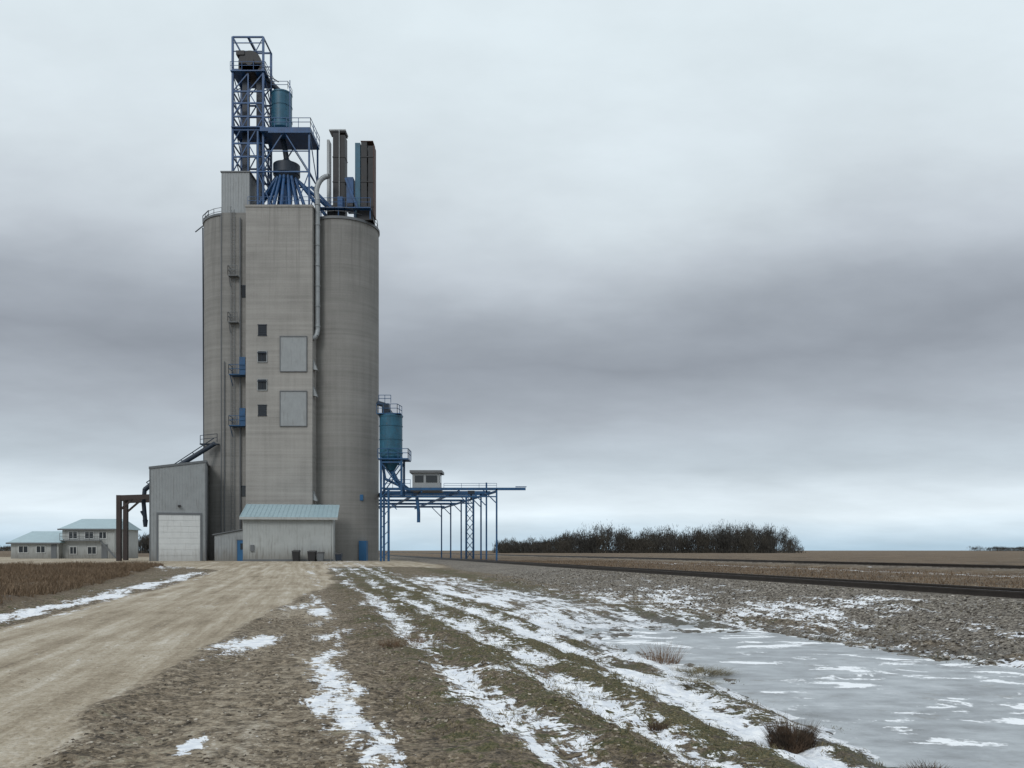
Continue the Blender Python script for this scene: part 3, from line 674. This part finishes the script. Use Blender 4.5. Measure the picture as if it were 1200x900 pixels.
# ------------------------------------------------------------ railway tracks
def track(sc,y0,y1,z,dtie=.6):
    e=empty('railway_track');r=B('rails',M_rail,e);dv=Vector((-K,1,0)).normalized();nv=Vector((1,K,0)).normalized()
    for o in (-.7175,.7175):
        a=Vector((sc-K*y0,y0,0))+nv*o;b=Vector((sc-K*y1,y1,0))+nv*o
        r.beam(a+Vector((0,0,z+.15)),b+Vector((0,0,z+.15)),.07,.05).beam(a+Vector((0,0,z+.08)),b+Vector((0,0,z+.08)),.02,.10).beam(a+Vector((0,0,z+.02)),b+Vector((0,0,z+.02)),.14,.025)
    r.done();t=B('ties',M_tie,e);y=y0
    while y<min(y1,170):
        c=Vector((sc-K*y,y,z-.07));t.beam(c-nv*1.25,c+nv*1.25,.22,.16);y+=dtie
    t.done()
track(18.6,-6,420,.39);track(46,20,600,.44,.75)
# ------------------------------------------------------------ trees
def sstf(a,b,x):
    t=min(1,max(0,(x-a)/(b-a)));return t*t*(3-2*t)
def trees(name,specs,mat,ntw,tw=1.0):
    V=[];F=[];o=0
    for (x,y,h,w) in specs:
        z0=.1
        segs=[((x,y,z0),(x+rng.normal()*.3,y,z0+h*.6),h*.018)]
        tips=[]
        for i in range(12):
            zs=z0+h*rng.uniform(.12,.5);a=rng.uniform(0,6.28);l=w*rng.uniform(.15,.5)
            tp=(x+math.cos(a)*l,y+math.sin(a)*l,zs+h*rng.uniform(.2,.5));segs.append(((x,y,zs),tp,h*.009));tips.append(tp)
        for p,q,r in segs:
            V+= [(p[0]-r,p[1],p[2]),(p[0]+r,p[1],p[2]),(q[0],q[1],q[2])];F+=[(o,o+1,o+2)];o+=3
        n=ntw
        for i in range(n):
            if i<n*.72:
                c=tips[rng.integers(12)];rr=w*.13
                px=c[0]+rng.normal()*rr;py=c[1]+rng.normal()*rr;pz=c[2]+rng.normal()*h*.09
            else:
                px=x+rng.normal()*w*.35;py=y+rng.normal()*w*.3;pz=z0+abs(rng.normal())*h*.18
            pz=max(.05,pz)
            l=rng.uniform(.6,1.7)*tw;wd=rng.uniform(.04,.13)*tw;dx=rng.normal()*.35
            V+=[(px-wd,py,pz),(px+wd,py+wd,pz),(px+dx*l,py+rng.normal()*.2,pz+l)];F.append((o,o+1,o+2));o+=3
    mesh_arrays(name,V,F,mat)
def prof(u):
    return 5.2+4.6*sstf(.14,.30,u)-3.4*math.exp(-((u-.46)/.03)**2)-2.0*math.exp(-((u-.62)/.03)**2)+1.6*math.exp(-((u-.8)/.09)**2)+1.2*math.exp(-((u-.37)/.04)**2)-4.5*sstf(.95,1.0,u)
sp=[]
for i in range(260):
    u=rng.random();d=rng.uniform(395,440);x=(-6+139*u)*(d/400)
    sp.append((x,d,prof(u)*rng.uniform(.55,1.28)*d/400,rng.uniform(4,9)))
trees('bare_tree_line',sp,M_tree,320,1.0)
sp=[(rng.uniform(-150,-122),rng.uniform(300,320),rng.uniform(4.5,7.5),rng.uniform(4,7)) for _ in range(30)]
trees('bare_tree_line',sp,M_tree,220)
sp=[(rng.uniform(830,1250),rng.uniform(1480,1560),rng.uniform(5,9),rng.uniform(14,26)) for _ in range(80)]
sp+=[(rng.uniform(-1100,-790),rng.uniform(1300,1400),rng.uniform(5,9),rng.uniform(14,26)) for _ in range(60)]
trees('distant_hedgerow',sp,M_tree,180,2.4)
# ------------------------------------------------------------ world
wd=bpy.data.worlds.new('World');scene.world=wd;wd.use_nodes=True;nt=wd.node_tree;nt.nodes.clear();g=N(nt)
out=g.node('ShaderNodeOutputWorld');bg1=g.node('ShaderNodeBackground');bg2=g.node('ShaderNodeBackground');mx=g.node('ShaderNodeMixShader')
sun_el=math.radians(38);sun_rot=math.radians(205)
sk=g.node('ShaderNodeTexSky',sky_type='NISHITA');sk.sun_disc=False;sk.sun_elevation=sun_el;sk.sun_rotation=sun_rot
g.link(sk.outputs[0],bg1.inputs[0]);bg1.inputs[1].default_value=.10
tc=g.node('ShaderNodeTexCoord').outputs['Generated'];sp_=g.node('ShaderNodeSeparateXYZ');g.link(tc,sp_.inputs[0])
z=g.math('MAXIMUM',sp_.outputs[2],0)
zz=g.math('ADD',z,.22)
cv=g.node('ShaderNodeCombineXYZ');g.link(g.math('DIVIDE',sp_.outputs[0],zz),cv.inputs[0]);g.link(g.math('DIVIDE',sp_.outputs[1],zz),cv.inputs[1])
c1=g.noise(g.vmul(cv.outputs[0],(.6,.8,1)),1.0,6,.55,.3);c2=g.noise(g.vmul(cv.outputs[0],(1.2,1.7,1)),1.2,6,.58)
c3=g.noise(g.vmul(tc,(1.5,1.5,9)),1.3,5,.55)
e=g.math('ADD',z,g.math('MULTIPLY',g.math('SUBTRACT',c1,.5),g.math('MULTIPLY',g.mr(z,.03,.3),.32)))
e=g.math('ADD',e,g.math('MULTIPLY',g.math('SUBTRACT',c3,.5),.065))
cl=g.ramp(e,[(0,(.44,.59,.71)),(.016,(.58,.71,.81)),(.040,(.76,.86,.93)),(.066,(.68,.765,.83)),(.095,(.52,.59,.65)),(.145,(.40,.44,.49)),(.21,(.285,.312,.352)),(.265,(.36,.395,.44)),(.33,(.52,.57,.62)),(.39,(.65,.72,.765)),(.50,(.73,.82,.865)),(.7,(.80,.89,.94)),(1,(1,1,1))])
cm=g.math('ADD',.77,g.math('MULTIPLY',c2,.46))
cc=g.node('ShaderNodeMix',data_type='RGBA',blend_type='MULTIPLY');cc.inputs[0].default_value=1;g.link(cl,cc.inputs[6]);g.link(cm,cc.inputs[7])
g.link(cc.outputs[2],bg2.inputs[0]);bg2.inputs[1].default_value=1.05
mx.inputs[0].default_value=.95;g.link(bg1.outputs[0],mx.inputs[1]);g.link(bg2.outputs[0],mx.inputs[2]);g.link(mx.outputs[0],out.inputs[0])
sd=bpy.data.lights.new('sun','SUN');sd.energy=.9;sd.angle=math.radians(18);sd.color=(1,.98,.95)
so=bpy.data.objects.new('sun',sd);scene.collection.objects.link(so)
dirv=Vector((math.sin(sun_rot)*math.cos(sun_el),math.cos(sun_rot)*math.cos(sun_el),math.sin(sun_el)))
so.rotation_euler=dirv.to_track_quat('Z','Y').to_euler()
cam=bpy.data.cameras.new('camera');co=bpy.data.objects.new('camera',cam);scene.collection.objects.link(co)
co.location=(0,0,1.6);co.rotation_euler=(math.radians(90),0,0);cam.lens=30;cam.sensor_width=36;cam.shift_y=.1625;cam.clip_end=20000
scene.camera=co
scene.view_settings.view_transform='Standard';scene.view_settings.look='None';scene.view_settings.exposure=0
